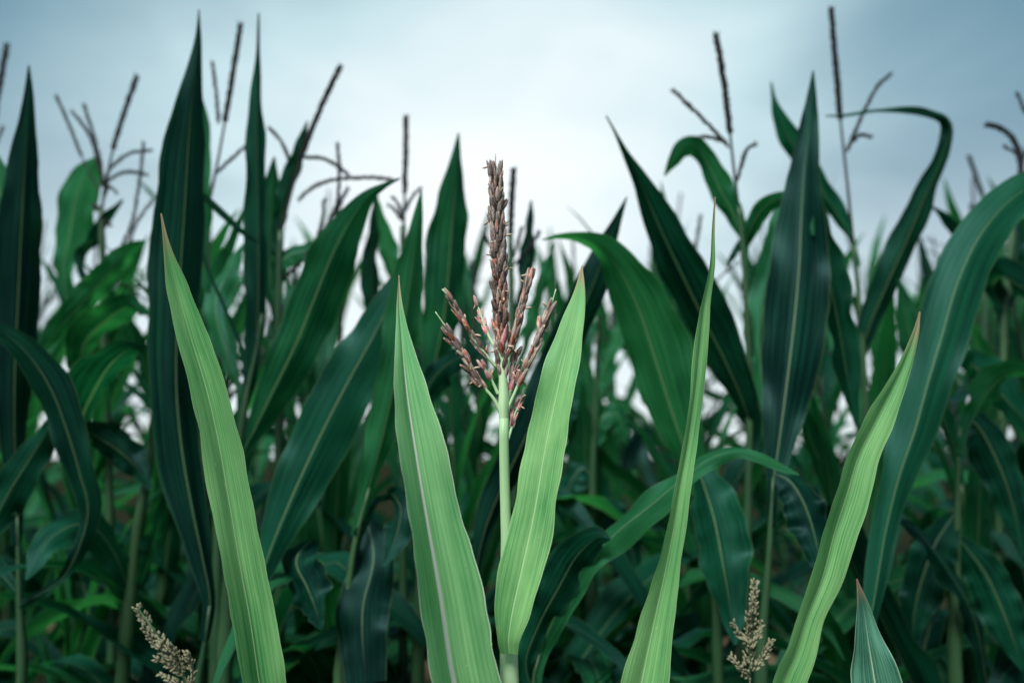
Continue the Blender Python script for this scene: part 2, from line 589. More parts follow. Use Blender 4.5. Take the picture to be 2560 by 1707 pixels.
def put_leaf(parent, z, az, kind, rs, scale=1.0, off=Vector((0, 0, 0)), tilt=0.0):
    o = bpy.data.objects.new('leaf', rs.choice(LEAVES[kind]))
    o.location = Vector((off.x, off.y, z))
    o.rotation_euler = (rs.uniform(-.08, .08), tilt + rs.uniform(-.06, .06), az)
    o.scale = (scale, scale, scale)
    link(o, parent)
    return o


def field_tassel(seed):
    rs = random.Random(seed)
    mb = Mesh()
    H = rs.uniform(.36, .50)
    lean = Vector((rs.uniform(-.05, .05), rs.uniform(-.05, .05), 0))
    spike_into(mb, [Vector((0, 0, 0)), Vector((0, 0, H * .4)) + lean * .4, Vector((0, 0, H)) + lean], .0025, .006, .009, rs, bare=.35)
    for b in range(rs.choice((4, 5, 7, 9))):
        z = rs.uniform(.03, .14)
        a = rs.uniform(0, 6.28)
        l = rs.uniform(.12, .22)
        out = Vector((math.cos(a), math.sin(a), 0))
        up = rs.uniform(.5, 1.3)
        p0 = Vector((0, 0, z))
        p1 = p0 + out * l * .35 + Vector((0, 0, l * .5 * up))
        p2 = p0 + out * l * .8 + Vector((0, 0, l * (.8 * up if up > .8 else .35)))
        spike_into(mb, [p0, p1, p2], .0014, .007, .008, rs, bare=.15, ring=2)
    o = mb.build('tassel', M['tassel_dark'])
    me = o.data
    bpy.data.objects.remove(o)
    return me


TASSELS = [field_tassel(500 + i) for i in range(7)]


def field_stalk(seed):
    rs = random.Random(seed)
    b = Vector((rs.uniform(-.05, .05), rs.uniform(-.05, .05), 0))
    mb, sm = stalk_mesh('stalk', [Vector((0, 0, -.06)), Vector((0, 0, .7)) + b * .3, Vector((0, 0, 1.4)) + b * .7, Vector((0, 0, 1.95)) + b], .013, .005, M['stalk'])
    o = mb.build('stalk', M['stalk'])
    me = o.data
    bpy.data.objects.remove(o)
    return me, b


STALKS = [field_stalk(600 + i) for i in range(5)]


def field_plant(x, y, seed, label, group, hs=1.0):
    rs = random.Random(seed)
    root = thing('corn_plant', label, 'corn plant', (x, y, 0.0), group)
    root.scale = (hs, hs, hs)
    me, b = rs.choice(STALKS)
    link(bpy.data.objects.new('stalk', me), root)
    a0 = rs.uniform(0, 6.28)
    n = 18
    for i in range(n):
        t = i / (n - 1)
        z = .28 + 1.58 * t ** .9
        az = a0 + math.pi * i + rs.uniform(-.8, .8)
        kind = 'erect' if t > .72 else rs.choice(('arch', 'arch', 'kink', 'erect') if t > .35 else ('droop', 'arch', 'droop'))
        if t < .3 and rs.random() < .12:
            kind = 'dry'
        off = b * min(1, z / 1.95)
        put_leaf(root, z, az, kind, rs, rs.uniform(.85, 1.1) * (1 - .25 * max(0, t - .75) / .25), off)
    o = bpy.data.objects.new('tassel', rs.choice(TASSELS))
    o.location = Vector((b.x, b.y, 1.92))
    o.rotation_euler = (rs.uniform(-.12, .12), rs.uniform(-.12, .12), rs.uniform(0, 6.28))
    link(o, root)
    return root


# ------------------------------------------------------------------ plants one can tell apart
def traced_leaf(root, pts, d0, d1, mat, rot=0.0, fold=25, ruffle=0.005, nv=8, n=48, seed=1, rfreq=3.0, attach=None, curl=0.0, dmid=None, rots=None):
    """pts: (x, y, apparent width) tip -> base in picture units; d0/d1 distance of base/tip"""
    pts = list(reversed(pts))
    m = len(pts)
    ctrl = []
    for i, p in enumerate(pts):
        t = i / (m - 1)
        d = d0 + (d1 - d0) * t
        if dmid is not None:
            d += (dmid - (d0 + d1) / 2) * 4 * t * (1 - t)
        q = at(p[0], p[1], d)
        dist = (q - CAM).dot(FWD)
        r = rot
        if rots is not None:
            r = rots[0] + (rots[1] - rots[0]) * t
        ctrl.append((q.x, q.y, q.z, p[2] * KPX * dist, r))
    if attach is not None:
        # run the base down into the sheath on the culm
        b = Vector(ctrl[0][:3])
        best = min(attach, key=lambda s_: abs(s_.z - (b.z - 0.05)))
        if (best - b).length > .012:
            ctrl.insert(0, (best.x, best.y - .004, best.z, max(.012, ctrl[0][3] * .45), ctrl[0][4]))
    sm = catmull(ctrl, n)
    spine = [Vector(q[:3]) for q in sm]
    widths, sides, folds, shifts = [], [], [], []
    for i, q in enumerate(sm):
        T = (spine[min(i + 1, n)] - spine[max(i - 1, 0)]).normalized()
        V = (spine[i] - CAM).normalized()
        sd = T.cross(V).normalized()
        r = R(q[4])
        sd = Matrix.Rotation(r, 3, T) @ sd
        sides.append(sd)
        t = i / n
        fa, fb = fold if isinstance(fold, tuple) else (fold, fold * .5)
        fo = R(fa + (fb - fa) * t) * (1.4 if nv == 8 else 1.0)
        folds.append(fo)
        wd = max(.0012, q[3]) / max(.3, abs(math.cos(r))) / max(.45, math.cos(fo))
        widths.append(wd)
        shifts.append(T.cross(V).normalized() * (-.65 * math.sin(fo) * math.sin(r) * wd * .5))
    spine = [p_ + s_ for p_, s_ in zip(spine, shifts)]
    me = ribbon('leaf', spine, widths, sides, folds, mat, nv=nv, ruffle=ruffle, rfreq=rfreq, seed=seed, curl=curl)
    o = bpy.data.objects.new('leaf', me)
    link(o)
    adopt(o, root)
    return o


def traced_plant(label, d, stalk, leaves=(), tassel=(), mat='leaf', r=(.012, .005), seed=0, lower=5, stalk_mat='stalk', zmax=9, group=None, drift=0.0, dsize=.0080):
    """stalk: picture points top -> bottom; below the last one the culm runs down to the soil"""
    rs = random.Random(seed)
    top = [at(x, y, d) for x, y in stalk]
    foot = Vector((top[-1].x + drift, d, -.05))
    pts = [foot]
    mid = top[-1].lerp(foot, .5)
    pts.append(Vector((top[-1].x + drift * .7, d, mid.z)))
    pts += list(reversed(top))
    root = thing('corn_plant', label, 'corn plant', (foot.x, foot.y, 0.0), group)
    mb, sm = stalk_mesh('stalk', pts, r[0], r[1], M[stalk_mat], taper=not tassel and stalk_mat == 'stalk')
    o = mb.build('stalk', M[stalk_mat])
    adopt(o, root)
    for i, lf in enumerate(leaves):
        kw = dict(lf[1]) if len(lf) > 1 else {}
        d0 = kw.pop('d0', d)
        d1 = kw.pop('d1', d0)
        mt = M[kw.pop('mat', mat)]
        traced_leaf(root, lf[0], d0, d1, mt, seed=seed * 31 + i, attach=kw.pop('attach', sm), **kw)
    if tassel:
        tm = Mesh()
        for j, line in enumerate(tassel):
            opt = {}
            if isinstance(line, tuple):
                line, opt = line
            q = [at(x, y, d + opt.get('dd', 0.0)) for x, y in reversed(line)]
            spike_into(tm, q, opt.get('rad', .0028 if j == 0 else .0018), .0042, dsize * (1.0 if j == 0 else .8), rs, bare=opt.get('bare', 0.0), ring=5 if j == 0 else 3)
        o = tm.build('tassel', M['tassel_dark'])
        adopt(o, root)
    # leaves lower on the culm
    zt = min(min(p.z for p in top), zmax, .88 if d < 1.15 else 1.25)
    lower = lower + 4 if lower > 4 else lower
    a0 = rs.uniform(0, 6.28)
    for i in range(lower):
        z = .38 + (zt - .12 - .38) * (i + rs.uniform(0, .6)) / lower
        best = min(sm, key=lambda s_: abs(s_.z - z))
        put_leaf(root, z, (0 if i % 2 else math.pi) + (-1 if i % 2 == 0 else 1) * rs.uniform(-.15, 1.0), rs.choice(('arch', 'droop', 'arch', 'kink')), rs,
                 rs.uniform(.8, 1.0), Vector((best.x - foot.x, best.y - foot.y, 0)))
    return root, sm


Y = 'leaf_young'
FZ = 'leaf_fresh'
# --- the plant in focus
focus, fsm = traced_plant(
    'pale green corn plant in sharp focus, reddish brown tassel between two broad leaves', 0.665,
    [(1157, 950), (1158, 1040), (1160, 1130), (1163, 1230), (1166, 1350), (1168, 1480), (1170, 1568), (1172, 1700)],
    leaves=[
        ([(916, 632, 2), (918, 700, 12), (928, 790, 34), (945, 900, 76), (970, 1030, 106), (1000, 1180, 124), (1035, 1350, 138), (1075, 1568, 144), (1120, 1720, 110), (1165, 1860, 60)],
         dict(d0=.665, d1=.655, rots=(40, 22), fold=(-50, -36), nv=14, n=90, ruffle=.0022, rfreq=2.2, dmid=.62)),
        ([(1337, 610, 2), (1329, 680, 30), (1302, 790, 66), (1277, 900, 84), (1248, 1040, 92), (1226, 1170, 96), (1198, 1300, 98), (1176, 1400, 84), (1167, 1465, 52), (1169, 1500, 38)],
         dict(mat='leaf_young_soft', d0=.648, d1=.66, rots=(-14, -20), fold=(-14, -20), nv=14, n=90, ruffle=.0022, rfreq=2.0, dmid=.64, attach=None)),
    ], mat=Y, r=(.011, .0041), seed=3, lower=3, zmax=.78, stalk_mat='stalk_pale')

# sheath that wraps the culm under the right blade
sh = Mesh()
hp = [at(1171, 1700, .665), at(1170, 1568, .665), at(1169, 1520, .665), at(1168, 1482, .665)]
sh.tube(hp, [.0085, .0078, .0074, .0070], 14)
adopt(sh.build('leaf_sheath', M['stalk_pale']), focus)

cm = Mesh()
c0 = at(1168, 1486, .665)
cm.tube([c0 + Vector((0, 0, -.003)), c0, c0 + Vector((0, 0, .0035)), c0 + Vector((0, 0, .006))], [.0072, .0084, .0080, .0064], 14)
adopt(cm.build('collar', M['stalk']), focus)

# --- tassel in focus
D = .665
rs = random.Random(11)


def spikelet_mesh(name, mat, open_=0.0, fat=1.0):
    """two boat-shaped glumes on a short foot, about 9 mm long, pointing along +Z"""
    mb = Mesh()
    for sgn in (-1, 1):
        base = len(mb.v)
        nseg = 6
        prof = ((0.0, .45), (.15, .85), (.42, 1.0), (.78, .62), (1.0, .05))
        for i, (a, r_) in enumerate(prof):
            c = Vector((sgn * (.0004 + .0009 * open_ * a), 0, a * .0115))
            for j in range(nseg):
                an = 6.28318 * j / nseg
                keel = 1.25 if j == (0 if sgn > 0 else 3) else 1.0
                mb.v.append(c + Vector((math.cos(an) * .00115 * keel * fat, math.sin(an) * .0019 * fat, 0)) * r_)
                mb.uv.append((a, j / nseg))
        for i in range(len(prof) - 1):
            for j in range(nseg):
                k = (j + 1) % nseg
                mb.f.append((base + i * nseg + j, base + i * nseg + k, base + (i + 1) * nseg + k, base + (i + 1) * nseg + j))
    o = mb.build(name, M[mat])
    me = o.data
    bpy.data.objects.remove(o)
    return me


SPK = {c: [spikelet_mesh('spikelet', 'spikelet_' + c, op, ft) for op, ft in ((0, 1), (.6, 1.05), (1.2, .95), (.3, 1.2))] for c in ('grey', 'red', 'pink', 'tan')}

tm = Mesh()
main = [at(x, y, D) for x, y in [(1157.5, 990), (1157, 950), (1157, 900), (1153, 830), (1151, 760), (1149, 690), (1146, 600), (1142, 500), (1139, 420), (1138, 385), (1138, 354)]]
msm = [Vector(q) for q in catmull([tuple(p) for p in main], 60)]
tm.tube(msm, [(.0034 + .0014 * min(1, i / 5)) if i < 6 else (.0048 - .0028 * min(1, (i - 6) / 13)) if i < 19 else max(.0005, .0019 - .0014 * (i - 19) / 41) for i in range(61)], 10)
branches = [
    # (points, distance offset at the tip, colour, spikelet start, end)
    ([(1151, 951), (1134, 916), (1103, 880), (1073, 830), (1038, 774), (1020, 745), (1000, 716)], -.012, 'red', .22, .80, 3),
    ([(1141, 845), (1129, 830), (1108, 805), (1083, 769), (1053, 719), (1033, 683), (1015, 664)], -.010, 'red', .12, .88, 2),
    ([(1141, 805), (1124, 774), (1112, 745), (1103, 719), (1093, 689)], .012, 'pink', .25, .95, 2),
    ([(1144, 905), (1129, 872), (1117, 850), (1106, 835)], -.006, 'pink', .35, .95, 2),
    ([(1163, 850), (1169, 820), (1184, 759), (1199, 704), (1214, 645), (1216, 632)], .008, 'red', .12, .98, 4),
    ([(1161, 951), (1179, 910), (1194, 875), (1219, 820), (1245, 754), (1265, 704), (1277, 664)], -.008, 'red', .20, .84, 3),
    ([(1165, 925), (1174, 880), (1179, 840), (1181, 805)], .010, 'pink', .15, .98, 3),
    ([(1166, 1010), (1174, 985), (1181, 955), (1199, 912)], .004, 'pink', .15, .98, 2),
]
spots = []


def strew(sm, r_at, colour_at, step, ring, rs, t0, t1, out=(.05, .22), size=1.0):
    L = sum((sm[i + 1] - sm[i]).length for i in range(len(sm) - 1))
    n = int(L * (t1 - t0) / step)
    for i in range(n):
        t = t0 + (t1 - t0) * (i + .5) / n
        f = t * (len(sm) - 1)
        a = int(min(f, len(sm) - 2))
        p = sm[a].lerp(sm[a + 1], f - a)
        T = (sm[min(a + 2, len(sm) - 1)] - sm[max(a - 1, 0)]).normalized()
        O = T.orthogonal().normalized()
        rg = ring if not callable(ring) else ring(t)
        for j in range(rg):
            ang_ = i * 2.4 + j * 6.283 / rg + rs.uniform(-.25, .25)
            q = Matrix.Rotation(ang_, 3, T) @ O
            ax = (T + q * (rs.uniform(*out) if rs.random() < .88 else rs.uniform(.3, .6))).normalized()
            spots.append((p + q * r_at(t) + T * rs.uniform(-.0015, .0015), ax, q, 'tan' if rs.random() < .18 else colour_at(t, rs), size * rs.uniform(.75, 1.15)))


strew(msm, lambda t: .0044 if t > .35 else .0034,
      lambda t, r: 'grey' if t > .56 + r.uniform(-.06, .06) else ('red' if r.random() < .86 else 'pink') if t < .5 else ('red' if r.random() < .5 else 'grey'),
      .0054, lambda t: 4 if t < .28 else (6 if t < .86 else (5 if t < .94 else 3)), rs, .18, .94)
for pts, dd, col, t0, t1, ring in branches:
    m = len(pts)
    q = [at(x, y, D + dd * i / (m - 1)) for i, (x, y) in enumerate(pts)]
    bs = [Vector(k) for k in catmull([tuple(p) for p in q], 30)]
    tm.tube(bs, [.0016 - .0011 * (i / 30) for i in range(31)], 6)
    cf = (lambda t, r, c=col: c if c == 'pink' else r.choice(('red', 'red', 'grey', 'grey', 'tan')))
    strew(bs, lambda t: .0013, cf, .0068 if ring > 2 else .0074, ring, rs, t0, t1, out=(.03, .16), size=1.04 if col != 'pink' else .9)
core = Mesh()
core.tube(msm[17:61], [.0012 + .0024 * min(1, i / 6) * (1 if i < 32 else max(0, (39 - i) / 7)) - (.0006 if i > 40 else 0) for i in range(44)], 8)
tassel = tm.build('tassel', M['stalk_pale'])
adopt(tassel, focus)
adopt(core.build('rachis', M['spikelet_grey']), tassel)
tassel.children[0].matrix_parent_inverse = Matrix.Identity(4)
tassel['label'] = 'upright reddish brown tassel with eight short side branches'
TI = Matrix.Translation(-Vector(focus.location))
print('spikelets', len(spots))
for p, ax, q, col, sz in spots:
    o = bpy.data.objects.new('spikelet', rs.choice(SPK[col]))
    zax = ax
    xax = (q - zax * q.dot(zax)).normalized()
    yax = zax.cross(xax)
    mt = Matrix((xax, yax, zax)).transposed().to_4x4()
    mt.translation = p
    o.parent = tassel
    o.matrix_parent_inverse = Matrix.Identity(4)
    o.matrix_local = mt @ Matrix.Rotation(rs.uniform(-.5, .5), 4, 'Z') @ Matrix.Scale(sz, 4)
    sc.collection.objects.link(o)
# dry anthers caught between the spikelets
am = Mesh()
am.tube([Vector((0, 0, 0)), Vector((.0002, 0, .0012)), Vector((.0003, 0, .0036)), Vector((.0006, 0, .0050))], [.0003, .00075, .0008, .0003], 5)
ao = am.build('anther', M['anther'])
ame = ao.data
bpy.data.objects.remove(ao)
for p, ax, q, col, sz in rs.sample(spots, 60):
    o = bpy.data.objects.new('anther', ame)
    d_ = (q + ax * rs.uniform(-.5, 1.2) + Vector((rs.uniform(-.5, .5), rs.uniform(-.5, .2), rs.uniform(-.6, .3)))).normalized()
    mt = d_.to_track_quat('Z', 'Y').to_matrix().to_4x4()
    mt.translation = p + q * .0012 + ax * .004
    o.parent = tassel
    o.matrix_local = mt @ Matrix.Scale(rs.uniform(.8, 1.3), 4)
    sc.collection.objects.link(o)

# --- other young plants standing in the same front line
traced_plant('bright green corn plant whose single long blade leans left beside the front tassel', .66, [(660, 1800), (668, 1900)],
             leaves=[([(370, 490, 2), (384, 570, 16), (405, 650, 44), (440, 770, 64), (475, 880, 76), (505, 1000, 84), (533, 1150, 88), (560, 1300, 90), (585, 1430, 90), (607, 1568, 92), (632, 1700, 80), (652, 1800, 50)],
                      dict(mat='leaf_young_soft', d0=.67, d1=.64, rots=(30, 10), fold=(-40, -24), nv=12, n=80, ruffle=.0016, rfreq=2.0))],
             mat=Y, seed=21, lower=3, zmax=.78, stalk_mat='stalk_pale')
traced_plant('corn plant with one narrow upright twisted light green blade right of the front tassel', .67, [(1440, 1850), (1445, 1950)],
             leaves=[([(1642, 452, 2), (1638, 530, 7), (1636, 610, 14), (1622, 700, 22), (1612, 800, 30), (1602, 900, 30), (1586, 1010, 30), (1570, 1100, 32), (1555, 1200, 42), (1535, 1310, 56), (1510, 1430, 76), (1483, 1568, 104), (1455, 1700, 90), (1440, 1840, 50)],
                      dict(mat='leaf_young_soft', d0=.66, d1=.66, rots=(14, 48), fold=(-42, -30), nv=12, n=80, ruffle=.0015, rfreq=2.2))],
             mat=Y, seed=22, lower=3, zmax=.78, stalk_mat='stalk_pale')
traced_plant('corn plant with a long brown-tipped blade leaning right over a short upright leaf', .66, [(1880, 1900), (1885, 1990)],
             leaves=[([(2113, 716, 2), (2104, 765, 14), (2075, 850, 32), (2022, 965, 58), (1982, 1050, 66), (1957, 1140, 72), (1928, 1230, 68), (1902, 1330, 66), (1866, 1420, 60), (1842, 1500, 62), (1815, 1568, 68), (1800, 1700, 80), (1850, 1860, 50)],
                      dict(mat='leaf_young_soft', d0=.66, d1=.66, rots=(46, 30), fold=(-46, -26), nv=12, n=80, ruffle=.0014, rfreq=2.0)),
                     ([(1968, 1328, 2), (1985, 1400, 30), (1996, 1470, 62), (2010, 1550, 104), (2025, 1660, 120), (1990, 1800, 90), (1900, 1900, 50)],
                      dict(mat='leaf_half', d0=.66, d1=.70, rots=(5, 10), fold=(-38,-30), nv=12, n=60, ruffle=.003))],
             mat=Y, seed=23, lower=3, zmax=.78, stalk_mat='stalk_pale')

# --- the dark plants of the first row behind
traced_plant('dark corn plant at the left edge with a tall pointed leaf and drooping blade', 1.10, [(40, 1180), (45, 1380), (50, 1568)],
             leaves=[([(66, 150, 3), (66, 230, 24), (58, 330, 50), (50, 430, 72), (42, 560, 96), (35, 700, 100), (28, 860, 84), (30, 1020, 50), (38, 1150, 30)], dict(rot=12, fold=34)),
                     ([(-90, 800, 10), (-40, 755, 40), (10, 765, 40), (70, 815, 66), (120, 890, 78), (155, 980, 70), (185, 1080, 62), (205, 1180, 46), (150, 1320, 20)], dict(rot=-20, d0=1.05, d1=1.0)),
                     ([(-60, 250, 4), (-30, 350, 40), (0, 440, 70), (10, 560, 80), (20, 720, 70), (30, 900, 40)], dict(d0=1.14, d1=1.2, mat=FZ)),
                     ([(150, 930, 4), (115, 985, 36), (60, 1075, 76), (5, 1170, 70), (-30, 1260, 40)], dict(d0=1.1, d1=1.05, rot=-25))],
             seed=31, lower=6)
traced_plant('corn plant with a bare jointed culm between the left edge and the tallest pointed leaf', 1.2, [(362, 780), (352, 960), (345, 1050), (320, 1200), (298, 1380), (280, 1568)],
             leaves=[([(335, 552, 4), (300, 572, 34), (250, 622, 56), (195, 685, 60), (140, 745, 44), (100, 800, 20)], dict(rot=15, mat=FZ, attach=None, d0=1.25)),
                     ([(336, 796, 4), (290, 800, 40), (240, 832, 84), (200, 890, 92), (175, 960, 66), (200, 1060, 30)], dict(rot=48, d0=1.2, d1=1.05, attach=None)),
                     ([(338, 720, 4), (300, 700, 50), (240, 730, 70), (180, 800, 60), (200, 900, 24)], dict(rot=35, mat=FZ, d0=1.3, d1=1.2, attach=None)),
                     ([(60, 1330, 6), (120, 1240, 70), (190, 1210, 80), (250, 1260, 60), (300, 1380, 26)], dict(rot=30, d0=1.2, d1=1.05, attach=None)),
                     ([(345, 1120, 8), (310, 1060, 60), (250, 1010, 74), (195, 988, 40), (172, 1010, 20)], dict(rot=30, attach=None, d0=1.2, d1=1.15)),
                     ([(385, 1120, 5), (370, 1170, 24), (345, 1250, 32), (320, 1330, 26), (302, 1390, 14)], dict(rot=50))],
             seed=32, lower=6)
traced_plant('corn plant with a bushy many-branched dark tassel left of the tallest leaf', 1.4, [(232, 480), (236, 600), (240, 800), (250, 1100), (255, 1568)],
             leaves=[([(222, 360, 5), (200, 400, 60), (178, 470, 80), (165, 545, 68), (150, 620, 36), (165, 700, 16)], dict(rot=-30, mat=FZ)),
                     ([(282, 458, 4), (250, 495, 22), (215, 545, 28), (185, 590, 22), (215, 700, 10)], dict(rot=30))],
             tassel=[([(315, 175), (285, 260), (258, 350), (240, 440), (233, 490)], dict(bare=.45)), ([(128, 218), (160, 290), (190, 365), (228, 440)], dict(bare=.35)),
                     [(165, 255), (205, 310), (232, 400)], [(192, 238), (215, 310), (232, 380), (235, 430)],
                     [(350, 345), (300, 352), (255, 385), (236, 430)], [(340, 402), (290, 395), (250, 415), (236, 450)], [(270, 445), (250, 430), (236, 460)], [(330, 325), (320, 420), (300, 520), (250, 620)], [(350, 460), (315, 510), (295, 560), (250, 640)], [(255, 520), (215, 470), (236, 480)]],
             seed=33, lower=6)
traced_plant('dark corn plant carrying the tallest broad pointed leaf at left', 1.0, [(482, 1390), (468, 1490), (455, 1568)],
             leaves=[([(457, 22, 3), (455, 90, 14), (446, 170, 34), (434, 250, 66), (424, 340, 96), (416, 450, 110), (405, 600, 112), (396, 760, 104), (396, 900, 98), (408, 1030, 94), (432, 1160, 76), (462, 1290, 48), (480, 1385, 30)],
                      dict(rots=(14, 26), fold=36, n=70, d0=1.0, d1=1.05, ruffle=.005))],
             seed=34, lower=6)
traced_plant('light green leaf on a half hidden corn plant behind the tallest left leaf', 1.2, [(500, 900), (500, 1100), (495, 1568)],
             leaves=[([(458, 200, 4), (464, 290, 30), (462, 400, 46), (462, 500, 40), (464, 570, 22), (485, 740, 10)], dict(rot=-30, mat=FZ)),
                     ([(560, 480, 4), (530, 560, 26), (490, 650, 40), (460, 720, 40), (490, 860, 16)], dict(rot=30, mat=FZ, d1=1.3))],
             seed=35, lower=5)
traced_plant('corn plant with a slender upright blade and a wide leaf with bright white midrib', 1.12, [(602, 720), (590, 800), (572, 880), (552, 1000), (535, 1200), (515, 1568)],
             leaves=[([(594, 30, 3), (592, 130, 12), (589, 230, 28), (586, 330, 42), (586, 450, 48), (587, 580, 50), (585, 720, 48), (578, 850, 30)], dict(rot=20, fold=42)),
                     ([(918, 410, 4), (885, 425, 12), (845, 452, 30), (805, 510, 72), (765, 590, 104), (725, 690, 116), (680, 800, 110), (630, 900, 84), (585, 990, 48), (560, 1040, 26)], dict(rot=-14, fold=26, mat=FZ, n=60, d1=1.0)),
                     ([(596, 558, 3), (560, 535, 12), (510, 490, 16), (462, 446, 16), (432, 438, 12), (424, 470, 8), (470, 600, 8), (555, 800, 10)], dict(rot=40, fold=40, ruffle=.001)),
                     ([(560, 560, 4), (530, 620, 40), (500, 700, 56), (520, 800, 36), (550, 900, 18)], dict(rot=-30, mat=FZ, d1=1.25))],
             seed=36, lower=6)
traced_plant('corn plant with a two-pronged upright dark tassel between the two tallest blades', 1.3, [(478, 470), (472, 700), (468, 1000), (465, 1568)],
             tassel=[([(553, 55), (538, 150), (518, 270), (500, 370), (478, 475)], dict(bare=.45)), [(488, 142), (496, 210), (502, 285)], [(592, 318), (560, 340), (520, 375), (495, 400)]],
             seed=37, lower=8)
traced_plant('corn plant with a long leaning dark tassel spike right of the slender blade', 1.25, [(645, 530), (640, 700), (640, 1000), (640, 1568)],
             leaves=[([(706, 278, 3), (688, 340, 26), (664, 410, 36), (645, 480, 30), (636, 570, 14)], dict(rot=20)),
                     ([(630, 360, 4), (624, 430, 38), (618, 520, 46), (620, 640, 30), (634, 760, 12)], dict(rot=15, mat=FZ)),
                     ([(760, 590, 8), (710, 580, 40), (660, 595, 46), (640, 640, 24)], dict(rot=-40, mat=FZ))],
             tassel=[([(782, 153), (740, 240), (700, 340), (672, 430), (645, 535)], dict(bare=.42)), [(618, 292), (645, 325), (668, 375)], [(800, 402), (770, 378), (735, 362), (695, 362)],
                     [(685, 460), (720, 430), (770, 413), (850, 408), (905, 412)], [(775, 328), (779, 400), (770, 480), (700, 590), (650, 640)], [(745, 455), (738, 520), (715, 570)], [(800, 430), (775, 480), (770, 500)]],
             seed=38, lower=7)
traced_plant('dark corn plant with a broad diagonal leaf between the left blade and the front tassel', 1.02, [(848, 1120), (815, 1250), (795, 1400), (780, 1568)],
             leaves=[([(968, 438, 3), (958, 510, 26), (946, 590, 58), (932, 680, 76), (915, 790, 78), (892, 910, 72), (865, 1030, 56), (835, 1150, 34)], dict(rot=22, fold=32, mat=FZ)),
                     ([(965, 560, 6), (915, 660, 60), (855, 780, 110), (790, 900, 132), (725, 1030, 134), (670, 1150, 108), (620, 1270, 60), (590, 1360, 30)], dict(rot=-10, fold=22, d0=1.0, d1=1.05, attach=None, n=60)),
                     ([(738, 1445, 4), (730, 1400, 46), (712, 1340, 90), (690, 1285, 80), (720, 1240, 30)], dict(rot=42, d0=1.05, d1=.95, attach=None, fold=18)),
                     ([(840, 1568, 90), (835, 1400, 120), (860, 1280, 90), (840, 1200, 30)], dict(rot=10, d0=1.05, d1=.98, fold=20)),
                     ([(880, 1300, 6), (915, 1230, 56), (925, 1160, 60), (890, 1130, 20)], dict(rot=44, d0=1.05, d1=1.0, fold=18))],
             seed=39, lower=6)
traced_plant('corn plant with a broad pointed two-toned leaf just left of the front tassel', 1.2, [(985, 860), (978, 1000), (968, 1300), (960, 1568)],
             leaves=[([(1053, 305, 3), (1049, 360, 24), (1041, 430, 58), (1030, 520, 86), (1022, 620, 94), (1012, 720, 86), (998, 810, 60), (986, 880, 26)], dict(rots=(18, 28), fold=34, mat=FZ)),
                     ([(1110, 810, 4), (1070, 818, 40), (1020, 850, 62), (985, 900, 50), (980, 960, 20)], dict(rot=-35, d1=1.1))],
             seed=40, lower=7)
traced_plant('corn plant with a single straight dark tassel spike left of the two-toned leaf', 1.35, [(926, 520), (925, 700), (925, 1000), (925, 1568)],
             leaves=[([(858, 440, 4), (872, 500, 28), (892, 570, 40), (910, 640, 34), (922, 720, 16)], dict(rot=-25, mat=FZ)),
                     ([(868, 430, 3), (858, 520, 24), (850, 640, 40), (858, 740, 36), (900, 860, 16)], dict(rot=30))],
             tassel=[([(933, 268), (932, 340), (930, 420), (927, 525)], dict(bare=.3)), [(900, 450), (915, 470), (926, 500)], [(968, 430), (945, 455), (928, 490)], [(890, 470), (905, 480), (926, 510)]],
             seed=41, lower=8)
traced_plant('corn plant with a thin dark tassel spike close behind the front tassel', 1.28, [(1172, 540), (1175, 700), (1180, 1000), (1185, 1568)],
             leaves=[([(1220, 460, 4), (1216, 530, 24), (1210, 590, 34), (1200, 650, 20), (1180, 760, 10)], dict(rot=25)),
                     ([(1275, 560, 4), (1250, 630, 22), (1225, 720, 26), (1195, 840, 14)], dict(rot=25, mat=FZ))],
             tassel=[([(1180, 387), (1176, 450), (1172, 545)], dict(rad=.003)), [(1110, 535), (1125, 560), (1145, 590), (1172, 620)], [(1240, 530), (1215, 570), (1180, 610)], [(1200, 520), (1188, 560), (1176, 600)]],
             seed=42, lower=8)
traced_plant('dark corn plant whose long blade rises diagonally behind the right front leaf', 1.08, [(1092, 1290), (1085, 1420), (1080, 1568)],
             leaves=[([(1440, 452, 3), (1420, 500, 20), (1392, 570, 48), (1355, 660, 72), (1310, 760, 82), (1262, 870, 78), (1212, 980, 74), (1160, 1090, 70), (1118, 1190, 50), (1096, 1280, 26)], dict(rot=20, fold=28, n=60))],
             seed=43, lower=6)
traced_plant('corn plant with light green crossing blades in the gap right of the front tassel', 1.42, [(1372, 760), (1368, 900), (1362, 1100), (1358, 1568)],
             leaves=[([(1330, 640, 4), (1322, 720, 30), (1330, 800, 40), (1350, 880, 30), (1364, 960, 14)], dict(rot=20, mat=FZ)),
                     ([(1452, 700, 4), (1425, 760, 30), (1395, 830, 34), (1372, 900, 16)], dict(rot=-25, mat=FZ)),
                     ([(1300, 1000, 6), (1312, 940, 50), (1340, 930, 60), (1365, 990, 30)], dict(rot=40, attach=None)),
                     ([(1440, 1020, 5), (1418, 960, 50), (1390, 960, 50), (1366, 1020, 26)], dict(rot=-40, mat=FZ, attach=None)),
                     ([(1290, 1200, 6), (1310, 1120, 60), (1340, 1080, 60), (1362, 1120, 24)], dict(rot=25, attach=None)),
                     ([(1470, 1330, 6), (1440, 1250, 70), (1400, 1180, 70), (1364, 1150, 24)], dict(rot=-25, attach=None))],
             seed=61, lower=7)
